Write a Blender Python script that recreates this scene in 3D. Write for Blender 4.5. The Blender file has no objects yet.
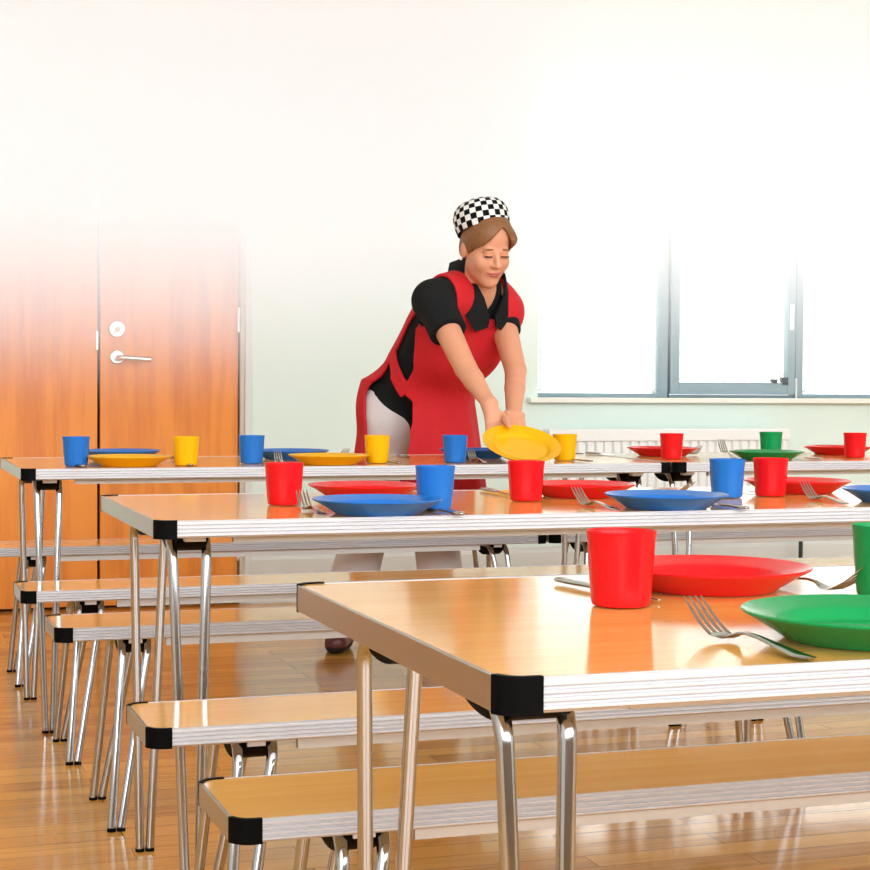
import bpy, bmesh, math, random
import numpy as np
from mathutils import Vector, Matrix
random.seed(7)
SC = bpy.context.scene
COL = SC.collection
PI = math.pi

# ------------------------------------------------------------------ materials
def mat(name):
    m = bpy.data.materials.new(name); m.use_nodes = True
    return m, m.node_tree, m.node_tree.nodes['Principled BSDF']

def setp(b, **k):
    for n, v in k.items():
        n = n.replace('_', ' ')
        if n in b.inputs:
            b.inputs[n].default_value = v

def simple(name, col, rough=.5, metal=0., noise=0., scale=30., bump=0., **k):
    m, t, b = mat(name)
    setp(b, Base_Color=(*col, 1), Roughness=rough, Metallic=metal)
    for n, v in k.items():
        b.inputs[n.replace('_', ' ')].default_value = v
    if noise or bump:
        tc = t.nodes.new('ShaderNodeTexCoord'); nz = t.nodes.new('ShaderNodeTexNoise')
        nz.inputs['Scale'].default_value = scale; nz.inputs['Detail'].default_value = 4
        t.links.new(tc.outputs['Object'], nz.inputs['Vector'])
        if noise:
            r = t.nodes.new('ShaderNodeMapRange')
            r.inputs['To Min'].default_value = 1 - noise; r.inputs['To Max'].default_value = 1 + noise
            mx = t.nodes.new('ShaderNodeMix'); mx.data_type = 'RGBA'; mx.blend_type = 'MULTIPLY'
            mx.inputs['Factor'].default_value = 1; mx.inputs[6].default_value = (*col, 1)
            t.links.new(nz.outputs['Fac'], r.inputs['Value'])
            t.links.new(r.outputs['Result'], mx.inputs[7])
            t.links.new(mx.outputs[2], b.inputs['Base Color'])
        if bump:
            bp = t.nodes.new('ShaderNodeBump'); bp.inputs['Strength'].default_value = bump
            bp.inputs['Distance'].default_value = .012 if bump > .5 else .002
            t.links.new(nz.outputs['Fac'], bp.inputs['Height'])
            t.links.new(bp.outputs['Normal'], b.inputs['Normal'])
    return m

def wood(name, c1, c2, axis, rough, scale=(1., 9., 9.), coat=0., coat_rough=.1, coat_ior=1.5, cathedral=0., spec=.5):
    """long-grained veneer; grain runs along axis"""
    m, t, b = mat(name)
    N = t.nodes; L = t.links
    tc = N.new('ShaderNodeTexCoord'); mp = N.new('ShaderNodeMapping')
    s = list(scale)
    if axis == 'z': s = [scale[1], scale[1], scale[0]]
    mp.inputs['Scale'].default_value = s
    L.new(tc.outputs['Object'], mp.inputs['Vector'])
    n1 = N.new('ShaderNodeTexNoise'); n1.inputs['Scale'].default_value = 2.2; n1.inputs['Detail'].default_value = 5; n1.inputs['Distortion'].default_value = .4
    n2 = N.new('ShaderNodeTexNoise'); n2.inputs['Scale'].default_value = 14; n2.inputs['Detail'].default_value = 6
    L.new(mp.outputs['Vector'], n1.inputs['Vector']); L.new(mp.outputs['Vector'], n2.inputs['Vector'])
    ad = N.new('ShaderNodeMath'); ad.operation = 'MULTIPLY_ADD'; ad.inputs[1].default_value = .45
    L.new(n2.outputs['Fac'], ad.inputs[0]); L.new(n1.outputs['Fac'], ad.inputs[2])
    src = ad.outputs[0]
    if cathedral:
        w = N.new('ShaderNodeTexWave'); w.wave_type = 'RINGS'; w.rings_direction = 'SPHERICAL'
        w.inputs['Scale'].default_value = 1.1; w.inputs['Distortion'].default_value = 5; w.inputs['Detail'].default_value = 3; w.inputs['Detail Scale'].default_value = 1.5
        mp2 = N.new('ShaderNodeMapping'); mp2.inputs['Scale'].default_value = (7, 7, .9); mp2.inputs['Location'].default_value = (-1.3, 0, .2)
        L.new(tc.outputs['Object'], mp2.inputs['Vector']); L.new(mp2.outputs['Vector'], w.inputs['Vector'])
        a2 = N.new('ShaderNodeMath'); a2.operation = 'MULTIPLY_ADD'; a2.inputs[1].default_value = cathedral
        L.new(w.outputs['Fac'], a2.inputs[0]); L.new(src, a2.inputs[2]); src = a2.outputs[0]
    r = N.new('ShaderNodeValToRGB')
    r.color_ramp.elements[0].position = .45; r.color_ramp.elements[0].color = (*c2, 1)
    r.color_ramp.elements[1].position = 1.0; r.color_ramp.elements[1].color = (*c1, 1)
    L.new(src, r.inputs['Fac']); L.new(r.outputs['Color'], b.inputs['Base Color'])
    setp(b, Roughness=rough, Coat_Weight=coat, Coat_Roughness=coat_rough, Coat_IOR=coat_ior, Specular_IOR_Level=spec)
    return m

def floor_mat():
    m, t, b = mat('floor_boards'); N = t.nodes; L = t.links
    tc = N.new('ShaderNodeTexCoord')
    br = N.new('ShaderNodeTexBrick')
    br.inputs['Scale'].default_value = 1; br.inputs['Mortar Size'].default_value = .0012
    br.inputs['Brick Width'].default_value = .9; br.inputs['Row Height'].default_value = .085
    br.inputs['Color1'].default_value = (0, 0, 0, 1); br.inputs['Color2'].default_value = (1, 1, 1, 1); br.inputs['Mortar'].default_value = (.35, .35, .35, 1)
    br.offset = .37
    L.new(tc.outputs['Object'], br.inputs['Vector'])
    mp = N.new('ShaderNodeMapping'); mp.inputs['Scale'].default_value = (1.2, 22, 1)
    L.new(tc.outputs['Object'], mp.inputs['Vector'])
    nz = N.new('ShaderNodeTexNoise'); nz.inputs['Scale'].default_value = 2.5; nz.inputs['Detail'].default_value = 6
    L.new(mp.outputs['Vector'], nz.inputs['Vector'])
    ad = N.new('ShaderNodeMath'); ad.operation = 'MULTIPLY_ADD'; ad.inputs[1].default_value = .55
    L.new(br.outputs['Color'], ad.inputs[0]); L.new(nz.outputs['Fac'], ad.inputs[2])
    r = N.new('ShaderNodeValToRGB'); e = r.color_ramp.elements
    e[0].position = .25; e[0].color = (.42, .155, .024, 1); e[1].position = 1.1; e[1].color = (.80, .40, .08, 1)
    L.new(ad.outputs[0], r.inputs['Fac'])
    mx = N.new('ShaderNodeMix'); mx.data_type = 'RGBA'; mx.inputs[7].default_value = (.24, .09, .02, 1)
    L.new(br.outputs['Fac'], mx.inputs['Factor']); L.new(r.outputs['Color'], mx.inputs[6])
    L.new(mx.outputs[2], b.inputs['Base Color'])
    n3 = N.new('ShaderNodeTexNoise'); n3.inputs['Scale'].default_value = 3.; n3.inputs['Detail'].default_value = 2
    L.new(tc.outputs['Object'], n3.inputs['Vector'])
    bp = N.new('ShaderNodeBump'); bp.inputs['Strength'].default_value = .08; bp.inputs['Distance'].default_value = .02
    L.new(n3.outputs['Fac'], bp.inputs['Height'])
    L.new(bp.outputs['Normal'], b.inputs['Normal'])
    setp(b, Roughness=.13, Specular_IOR_Level=.6)
    return m

M = {}
M['laminate'] = wood('beech_laminate', (.92, .51, .14), (.80, .375, .080), 'x', .11, (.7, 14, 14), spec=.85)
M['alu'] = simple('anodised_aluminium', (.64, .63, .65), .45, .4)
M['alu_end'] = simple('plain_aluminium', (.46, .44, .40), .28, 1.)
M['alu_dull'] = simple('dull_aluminium', (.62, .60, .57), .42, .6)
M['black'] = simple('black_plastic', (.004, .004, .004), .5, bump=.05, scale=200, Specular_IOR_Level=.03)
M['chrome'] = simple('polished_steel_tube', (.50, .51, .53), .12, 1.)
M['steel'] = simple('cutlery_steel', (.44, .40, .37), .16, 1.)
M['latch'] = simple('pale_latch', (.75, .70, .70), .4)
M['floor'] = floor_mat()
# satin painted wall: glossy emulsion
M['wall'] = simple('pale_green_paint', (.73, .85, .78), .6, noise=.02, scale=2.)
M['wall_in'] = simple('white_plaster', (.74, .74, .72), .8, noise=.02, scale=3)
M['wall_low'] = simple('dado_paint', (.30, .25, .20), .7, noise=.03, scale=3)
M['door'] = wood('varnished_door_veneer', (.86, .29, .028), (.66, .175, .013), 'z', .4, (.5, 8, 8), coat=.35, coat_rough=.15, coat_ior=1.5, cathedral=.35)
M['gap'] = simple('dark_gap', (.01, .008, .006), .8)
M['casing'] = simple('door_casing_paint', (.70, .71, .68), .5)
M['casing2'] = simple('door_stop_paint', (.62, .56, .46), .5)
M['frame'] = simple('blue_grey_powder_coat', (.27, .37, .41), .45)
M['frame_d'] = simple('dark_gasket', (.035, .05, .06), .5)
M['sill'] = simple('cream_sill_paint', (.84, .84, .76), .4)
M['radiator'] = simple('radiator_enamel', (.86, .87, .85), .35)
M['satin'] = simple('satin_steel', (.78, .78, .77), .3, .9)
M['pipe'] = simple('dark_pipe', (.02, .04, .035), .5)

def glass_mat():
    m = bpy.data.materials.new('window_glass'); m.use_nodes = True; t = m.node_tree; t.nodes.clear()
    o = t.nodes.new('ShaderNodeOutputMaterial'); mx = t.nodes.new('ShaderNodeMixShader'); f = t.nodes.new('ShaderNodeFresnel')
    a = t.nodes.new('ShaderNodeBsdfTransparent'); g = t.nodes.new('ShaderNodeBsdfGlossy'); g.inputs['Roughness'].default_value = .02
    t.links.new(f.outputs[0], mx.inputs[0]); t.links.new(a.outputs[0], mx.inputs[1]); t.links.new(g.outputs[0], mx.inputs[2]); t.links.new(mx.outputs[0], o.inputs[0])
    return m
M['glass'] = glass_mat()
def blind_mat():
    m = bpy.data.materials.new('white_blind_slat'); m.use_nodes = True; t = m.node_tree; t.nodes.clear()
    o = t.nodes.new('ShaderNodeOutputMaterial'); mx = t.nodes.new('ShaderNodeMixShader'); mx.inputs[0].default_value = .75
    d = t.nodes.new('ShaderNodeBsdfDiffuse'); d.inputs[0].default_value = (.86, .87, .86, 1)
    tr = t.nodes.new('ShaderNodeBsdfTranslucent'); tr.inputs[0].default_value = (.9, .9, .88, 1)
    t.links.new(d.outputs[0], mx.inputs[1]); t.links.new(tr.outputs[0], mx.inputs[2]); t.links.new(mx.outputs[0], o.inputs[0])
    return m
M['blind'] = blind_mat()

def plastic(name, col):
    return simple(name, col, .22, Specular_IOR_Level=.22, Subsurface_Weight=0.)
M['red'] = plastic('red_polycarbonate', (.74, .008, .012))
M['blue'] = plastic('blue_polycarbonate', (.018, .16, .55))
M['yellow'] = plastic('yellow_polycarbonate', (.89, .45, .002))
M['green'] = plastic('green_polycarbonate', (.004, .28, .075))

M['skin'] = simple('skin', (.72, .33, .195), .5, noise=.05, scale=40, Subsurface_Weight=.0)
M['lip'] = simple('lip_skin', (.55, .13, .11), .4)
M['lash'] = simple('eyelash_brown', (.05, .025, .018), .6)
M['eyewhite'] = simple('eye_white', (.6, .5, .45), .3)
M['brow'] = simple('brow_hair', (.27, .13, .06), .7)
M['hair'] = simple('auburn_hair', (.23, .095, .03), .5, noise=.35, scale=90)
M['shirt'] = simple('black_cotton', (.009, .010, .011), .85, bump=.1, scale=300, Specular_IOR_Level=.2)
M['apron'] = simple('red_tabard_cloth', (.62, .008, .016), .8, noise=.06, scale=7, bump=1.)
M['trouser'] = simple('white_cotton', (.72, .66, .66), .85, noise=.05, scale=9, bump=1.)
M['hat_b'] = simple('hat_black', (.006, .006, .007), .8, Specular_IOR_Level=.1)
M['hat_w'] = simple('hat_white', (.82, .82, .80), .8)
M['shoe'] = simple('maroon_leather', (.11, .018, .016), .35)
M['sole'] = simple('dark_sole', (.012, .009, .008), .7)
M['pearl'] = simple('pearl', (.85, .82, .78), .25)

# ------------------------------------------------------------------ mesh helpers
def link(name, me, m=None, parent=None, loc=None):
    o = bpy.data.objects.new(name, me); COL.objects.link(o)
    if m is not None and me is not None:
        for q in (m if isinstance(m, (list, tuple)) else [m]): me.materials.append(q)
    if parent: o.parent = parent
    if loc: o.location = loc
    return o

def from_bm(name, bm, m, parent=None, smooth=False, loc=None, bevel=0.):
    bmesh.ops.recalc_face_normals(bm, faces=bm.faces)
    me = bpy.data.meshes.new(name); bm.to_mesh(me); bm.free()
    if smooth:
        for p in me.polygons: p.use_smooth = True
        me.set_sharp_from_angle(angle=math.radians(smooth if smooth > 1 else 40))
    o = link(name, me, m, parent, loc)
    if bevel:
        b = o.modifiers.new('bevel', 'BEVEL'); b.width = bevel; b.segments = 2; b.limit_method = 'ANGLE'
    return o

def box(bm, x0, x1, y0, y1, z0, z1):
    v = [bm.verts.new((x, y, z)) for z in (z0, z1) for y in (y0, y1) for x in (x0, x1)]
    for f in ((0, 1, 3, 2), (4, 5, 7, 6), (0, 1, 5, 4), (2, 3, 7, 6), (0, 2, 6, 4), (1, 3, 7, 5)):
        bm.faces.new([v[i] for i in f])

def prism(bm, pts, z0, z1):
    """vertical prism over a plan polygon"""
    a = [bm.verts.new((x, y, z0)) for x, y in pts]; b = [bm.verts.new((x, y, z1)) for x, y in pts]
    bm.faces.new(a); bm.faces.new(b)
    n = len(pts)
    for i in range(n): bm.faces.new((a[i], a[(i + 1) % n], b[(i + 1) % n], b[i]))

def loft(bm, rings, cap=True, closed_ring=True):
    vs = [[bm.verts.new(p) for p in r] for r in rings]
    n = len(vs[0])
    for a, b in zip(vs[:-1], vs[1:]):
        for i in range(n if closed_ring else n - 1):
            bm.faces.new((a[i], a[(i + 1) % n], b[(i + 1) % n], b[i]))
    if cap:
        bm.faces.new(vs[0]); bm.faces.new(vs[-1])
    return vs

def lathe(bm, prof, n=32, rmod=None):
    rings = []
    for r, z in prof:
        ring = []
        for i in range(n):
            a = 2 * PI * i / n; q = r if rmod is None else rmod(r, z, a)
            ring.append((q * math.cos(a), q * math.sin(a), z))
        rings.append(ring)
    return loft(bm, rings, cap=False)

def arc_path(pts, rad, seg=6):
    """polyline with rounded corners"""
    P = [Vector(p) for p in pts]; out = [P[0]]
    for i in range(1, len(P) - 1):
        a = (P[i - 1] - P[i]); b = (P[i + 1] - P[i]); la, lb = a.length, b.length
        a.normalize(); b.normalize(); ang = a.angle(b)
        if ang > PI - .02: out.append(P[i]); continue
        r = rad; d = r / math.tan(ang / 2); d = min(d, la * .49, lb * .49); r = d * math.tan(ang / 2)
        c = P[i] + (a + b).normalized() * (r / math.sin(ang / 2))
        s = P[i] + a * d - c; e = P[i] + b * d - c
        for k in range(seg + 1):
            q = s.lerp(e, k / seg); q = q.normalized() * r
            th = k / seg; om = s.angle(e)
            q = (s * math.sin((1 - th) * om) + e * math.sin(th * om)) / math.sin(om)
            out.append(c + q)
    out.append(P[-1]); return out

def tube(bm, path, r, n=12):
    rings = []; up = None
    for i, p in enumerate(path):
        t = (path[min(i + 1, len(path) - 1)] - path[max(i - 1, 0)]).normalized()
        if up is None:
            up = Vector((1, 0, 0)) if abs(t.x) < .8 else Vector((0, 1, 0))
        s = t.cross(up).normalized(); up = s.cross(t).normalized()
        rr = r[i] if isinstance(r, (list, tuple)) else r
        rings.append([p + (s * math.cos(2 * PI * k / n) + up * math.sin(2 * PI * k / n)) * rr for k in range(n)])
    loft(bm, rings)

def empty(name, loc, label, cat, group=None, rz=0.):
    o = bpy.data.objects.new(name, None); COL.objects.link(o); o.location = loc; o.rotation_euler = (0, 0, rz)
    o.empty_display_size = .1
    return tag(o, label, cat, group)

def tag(o, label, cat, group=None):
    o['label'] = label; o['category'] = cat
    if group: o['group'] = group
    elif 'group' in o.keys(): del o['group']
    return o

def struct(o):
    o['kind'] = 'structure'; return o

def dup(o, parent=None):
    c = o.copy(); COL.objects.link(c)
    if parent: c.parent = parent
    for ch in list(o.children): dup(ch, c)
    return c

# ------------------------------------------------------------------ camera (at 1 m, tilted 1.8 degrees down)
T = .328346; PIT = .030855; ROLL = .0066084
fw = Vector((math.sin(T) * math.cos(PIT), math.cos(T) * math.cos(PIT), -math.sin(PIT)))
rt = Vector((math.cos(T), -math.sin(T), 0)); upv = rt.cross(fw)
rt2 = rt * math.cos(ROLL) - upv * math.sin(ROLL) * -1; up2 = fw.cross(rt2) * -1
rt2 = (rt * math.cos(ROLL) + upv * math.sin(ROLL)); up2 = rt2.cross(fw)
cam = bpy.data.cameras.new('camera'); cam.sensor_width = 36; cam.lens = 36 * 1721.277 / 870
cam.clip_end = 100
co = bpy.data.objects.new('camera', cam); COL.objects.link(co)
mw = Matrix.Identity(4)
for i in range(3):
    mw[i][0] = rt2[i]; mw[i][1] = up2[i]; mw[i][2] = -fw[i]
mw[2][3] = 1.0
co.matrix_world = mw
SC.camera = co

# ------------------------------------------------------------------ room
BW = 7.552                       # face of the back wall
XL, XR, YR, HZ = -5.0, 9.0, -4.6, 6.0
bm = bmesh.new(); box(bm, XL - .2, XR + .2, YR - .2, BW + .5, -.1, 0)
struct(from_bm('floor', bm, M['floor']))
bm = bmesh.new(); box(bm, XL - .2, XR + .2, YR - .2, BW + .5, HZ, HZ + .15)
struct(from_bm('ceiling', bm, M['wall_in']))
DZ = 2.16                        # door head
WX0, WX1, WZ0, WZ1 = 3.085, 5.62, .93, 2.5
bm = bmesh.new()
Y0, Y1 = BW, BW + .25
box(bm, XL - .2, -2.55, Y0, Y1, 0, HZ)
box(bm, -2.55, -1.05, Y0, Y1, DZ, HZ)
box(bm, -1.05, .335, Y0, Y1, 0, HZ)
box(bm, .335, 1.70, Y0, Y1, DZ + .05, HZ)
box(bm, 1.70, WX0, Y0, Y1, 0, HZ)
box(bm, WX0, WX1, Y0, Y1, 0, WZ0); box(bm, WX0, WX1, Y0, Y1, WZ1, HZ)
box(bm, WX1, XR + .2, Y0, Y1, 0, HZ)
struct(from_bm('wall_back', bm, M['wall']))
bm = bmesh.new(); box(bm, .2, 1.8, BW + .09, BW + .25, 0, DZ + .1); box(bm, -2.6, -1, BW + .09, BW + .25, 0, DZ + .1)
struct(from_bm('door_backing', bm, M['gap']))  # dark backing added behind the doors to stop light and blacken the gaps
bm = bmesh.new(); box(bm, XL - .2, XL, YR, BW, 0, HZ); struct(from_bm('wall_left', bm, M['wall_in']))
bm = bmesh.new(); box(bm, XR, XR + .2, YR, BW, 0, HZ); struct(from_bm('wall_right', bm, M['wall_in']))
# unseen rear wall; its band of high windows is added to light the hall
RZ0, RZ1 = 1.55, 5.6
bm = bmesh.new()
box(bm, XL - .2, XR + .2, YR - .2, YR, 0, RZ0); struct(from_bm('wall_rear', bm, M['wall_low']))
bm = bmesh.new(); box(bm, XL - .2, XR + .2, YR - .2, YR, RZ1, HZ); struct(from_bm('wall_rear_lintel', bm, M['wall_in']))
bm = bmesh.new()
for k in range(7):
    x = XL + (XR - XL) * k / 6; box(bm, x - .03, x + .03, YR - .12, YR - .04, RZ0, RZ1)
struct(from_bm('added_window_4', bm, M['frame']))

# doors
def door(name, x0, x1):
    bm = bmesh.new(); box(bm, x0, x1, BW + .012, BW + .057, .012, DZ)
    return struct(from_bm(name, bm, M['door'], bevel=.002))
d1 = door('door_1', .415, 1.024); d2 = door('door_2', 1.036, 1.646)
d3 = door('added_door_3', -2.5, -1.785); d4 = door('added_door_4', -1.775, -1.1)  # unseen doors added to give the table ends a brown reflection
bm = bmesh.new(); box(bm, 1.018, 1.026, BW + .003, BW + .013, 1.13, 1.21); from_bm('edge_bolt', bm, M['satin'], d1)
for z in (.25, 1.27, 1.95):
    bm = bmesh.new(); tube(bm, [Vector((1.646, BW + .006, z - .055)), Vector((1.646, BW + .006, z + .055))], .007, 10)
    from_bm('hinge', bm, M['satin'], d2, smooth=True)
def rose(z, r, nm):
    bm = bmesh.new()
    vs = lathe(bm, [(r, 0), (r, .006), (r - .004, .010), (r * .55, .010), (r * .5, .014), (.002, .014)], 28)
    bm.faces.new(vs[0]); bm.faces.new(vs[-1])
    bmesh.ops.rotate(bm, verts=bm.verts, matrix=Matrix.Rotation(PI / 2, 3, 'X'))
    bmesh.ops.translate(bm, verts=bm.verts, vec=(1.108, BW + .012, z))
    return from_bm(nm, bm, M['satin'], d2, smooth=True)
lk = rose(1.221, .036, 'lock_rose')
bm = bmesh.new(); tube(bm, [Vector((1.108, BW - .004, 1.219)), Vector((1.108, BW - .012, 1.219))], .012, 16)
box(bm, 1.106, 1.110, BW - .0135, BW - .012, 1.21, 1.226)
from_bm('lock_cylinder', bm, M['casing2'], lk, smooth=True)
hr = rose(1.099, .031, 'handle_rose')
bm = bmesh.new()
tube(bm, arc_path([(1.108, BW, 1.097), (1.108, BW - .052, 1.097), (1.245, BW - .055, 1.089)], .022), .0105, 14)
from_bm('lever', bm, M['satin'], hr, smooth=True)

# door casing
def casing(nm, xa, xb, x2):
    bm = bmesh.new(); box(bm, min(xb, x2), max(xb, x2), BW - .018, BW + .06, 0, DZ + .09)
    o = struct(from_bm(nm, bm, M['casing'], bevel=.003))
    bm = bmesh.new(); box(bm, min(xa, xb), max(xa, xb), BW - .004, BW + .06, 0, DZ + .03)
    from_bm('door_stop', bm, M['casing2'], o)
casing('trim_1', 1.653, 1.672, 1.703); casing('trim_2', .402, .383, .335)
bm = bmesh.new(); box(bm, .335, 1.703, BW - .018, BW + .06, DZ + .03, DZ + .09); struct(from_bm('trim_3', bm, M['casing']))

# skirting board with a rounded top, and the window sill
def skirting(nm, xa, xb):
    bm = bmesh.new()
    prof = [(BW, 0), (BW - .018, 0), (BW - .018, .196), (BW - .012, .208), (BW - .006, .212), (BW - .006, .222), (BW, .222)]
    loft(bm, [[(x, y, z) for y, z in prof] for x in (xa, xb)])
    struct(from_bm(nm, bm, M['casing']))
skirting('baseboard_back', 1.703, XR); skirting('baseboard_back_left', -1.05, .335)
bm = bmesh.new(); box(bm, 3.03, 5.75, BW - .05, BW + .06, .905, .930)
struct(from_bm('trim_5', bm, M['sill'], bevel=.004))

# windows
FY = BW + .045                   # front face of frames
def window(nm, x0, x1, bars):
    bm = bmesh.new()
    for b in bars: box(bm, *b)
    o = struct(from_bm(nm, bm, M['frame'], bevel=.003))
    bm = bmesh.new(); box(bm, x0, x1, FY + .062, FY + .068, WZ0 + .02, WZ1); from_bm('pane', bm, M['glass'], o)
    return o
FB = FY + .07
w1 = window('window_1', 3.10, 3.735, [(3.085, 3.735, FY, FB, WZ0, .952), (3.085, 3.104, FY, FB, WZ0, WZ1), (3.735, 3.790, FY, FB, WZ0, WZ1), (3.085, 3.735, FY, FB, WZ1 - .05, WZ1)])
w2 = window('window_2', 3.84, 4.44, [(3.790, 4.540, FY + .01, FB, WZ0, .945), (3.790, 4.540, FY, FB, WZ1 - .05, WZ1), (4.497, 4.540, FY, FB, WZ0, WZ1)])
w3 = window('window_3', 4.54, 5.6, [(4.54, 5.62, FY, FB, WZ0, .952), (5.58, 5.62, FY, FB, WZ0, WZ1), (4.54, 5.62, FY, FB, WZ1 - .05, WZ1)])
bm = bmesh.new(); box(bm, 3.786, 3.793, FY - .004, FY + .01, WZ0, WZ1); from_bm('gasket', bm, M['frame_d'], w2)
# opening sash of the middle window
sx0, sx1, sz0, sz1 = 3.795, 4.488, .946, WZ1 - .055
bm = bmesh.new()
box(bm, sx0, sx0 + .05, FY - .012, FY + .05, sz0, sz1); box(bm, sx1 - .044, sx1, FY - .012, FY + .05, sz0, sz1)
box(bm, sx0 + .05, sx1 - .044, FY - .012, FY + .05, sz0, sz0 + .062); box(bm, sx0 + .05, sx1 - .044, FY - .012, FY + .05, sz1 - .06, sz1)
sash = from_bm('sash', bm, M['frame'], w2, bevel=.003)
bm = bmesh.new(); box(bm, 4.36, 4.385, FY - .018, FY + .01, sz0 + .058, sz0 + .078); box(bm, 4.415, 4.445, FY - .02, FY + .01, sz0 + .05, sz0 + .088)
from_bm('latch', bm, M['frame_d'], sash)
bm = bmesh.new(); box(bm, 4.490, 4.500, FY - .012, FY + .012, WZ0, 1.03); from_bm('stay_hinge', bm, M['satin'], sash)
bm = bmesh.new(); box(bm, 4.452, 4.470, FY - .03, FY - .012, 1.27, 1.40); from_bm('handle', bm, M['radiator'], sash, bevel=.004)

# venetian blinds
def blind(x0, x1, y, z0, z1, label):
    o = empty('venetian_blind', ((x0 + x1) / 2, y, z0), label, 'blind')
    w = (x1 - x0) / 2; bm = bmesh.new(); n = int((z1 - z0 - .04) / .0215); a = math.radians(62)
    for k in range(n):
        z = .02 + k * .0215; c, s = .0125 * math.cos(a), .0125 * math.sin(a)
        pr = [(-c, s), (-.0012, .0012), (c, -s), (c, -s - .0006), (-.0012, .0004), (-c, s - .0006)]
        loft(bm, [[(x, yy, z + zz) for yy, zz in pr] for x in (-w, w)])
    from_bm('slats', bm, M['blind'], o)
    bm = bmesh.new(); box(bm, -w, w, -.014, .014, 0, .014); from_bm('bottom_rail', bm, M['blind'], o)
    bm = bmesh.new(); box(bm, -w, w, -.02, .02, z1 - z0 - .03, z1 - z0); from_bm('head_rail', bm, M['radiator'], o)
    for x in (-w + .02, w - .02):
        bm = bmesh.new(); box(bm, x - .001, x + .001, -.013, .013, .01, z1 - z0 - .02); from_bm('ladder_cord', bm, M['radiator'], o)
    return o
blind(3.106, 3.732, FY + .03, .956, WZ1 - .05, 'white venetian blind in the window just beside the woman, left of the grey opening sash')
blind(sx0 + .052, sx1 - .046, FY + .028, sz0 + .066, sz1 - .062, 'white blind filling the grey opening sash in the middle window')
blind(4.545, 5.575, FY + .03, .956, WZ1 - .05, 'white venetian blind right of the grey opening sash, cut by the photo edge')

# radiator under the window
ra = empty('radiator', (3.72, BW - .10, .36), 'white ribbed panel radiator on the wall below the window', 'radiator')
bm = bmesh.new(); xs = []
n = 28; pit = (4.355 - 3.09) / n
pts = []
for k in range(n):
    for q, d in ((0, 0), (.18, 0), (.32, .016), (.68, .016), (.82, 0)):
        pts.append((-.635 + (k + q) * pit, -.03 - d))
pts.append((.635, -.03)); back = [(.635, -.015), (-.635, -.015)]
prism(bm, pts + back, .02, .365); from_bm('front_panel', bm, M['radiator'], ra, bevel=.002)
bm = bmesh.new(); box(bm, -.637, .637, -.05, .035, .365, .422); from_bm('top_grille', bm, M['radiator'], ra, bevel=.006)
bm = bmesh.new(); box(bm, -.63, .63, .01, .03, .02, .37); from_bm('back_panel', bm, M['radiator'], ra)
bm = bmesh.new(); tube(bm, arc_path([(.63, 0, .07), (.733, 0, .07), (.733, 0, -.36)], .02), .0105, 10); from_bm('pipe', bm, M['pipe'], ra, smooth=True)
for x in (-.4, .4):
    bm = bmesh.new(); box(bm, x - .02, x + .02, .03, .09, .08, .33); from_bm('wall_bracket', bm, M['radiator'], ra)

# ------------------------------------------------------------------ folding tables and benches
def rib_profile(h, depth=.0060):
    """cross-section of the ribbed edging: (outward, z) with five ridges"""
    pts = [(-.0005, 0), (0.0008, 0)]
    n = 4
    for k in range(n):
        a = h * (.06 + .88 * k / n); b = h * (.06 + .88 * (k + 1) / n)
        pts += [(depth * .45, a), (depth, a + (b - a) * .22), (depth, a + (b - a) * .60), (depth * .40, b - (b - a) * .22)]
    pts += [(depth * .55, h), (-.0005, h)]
    return pts

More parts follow.
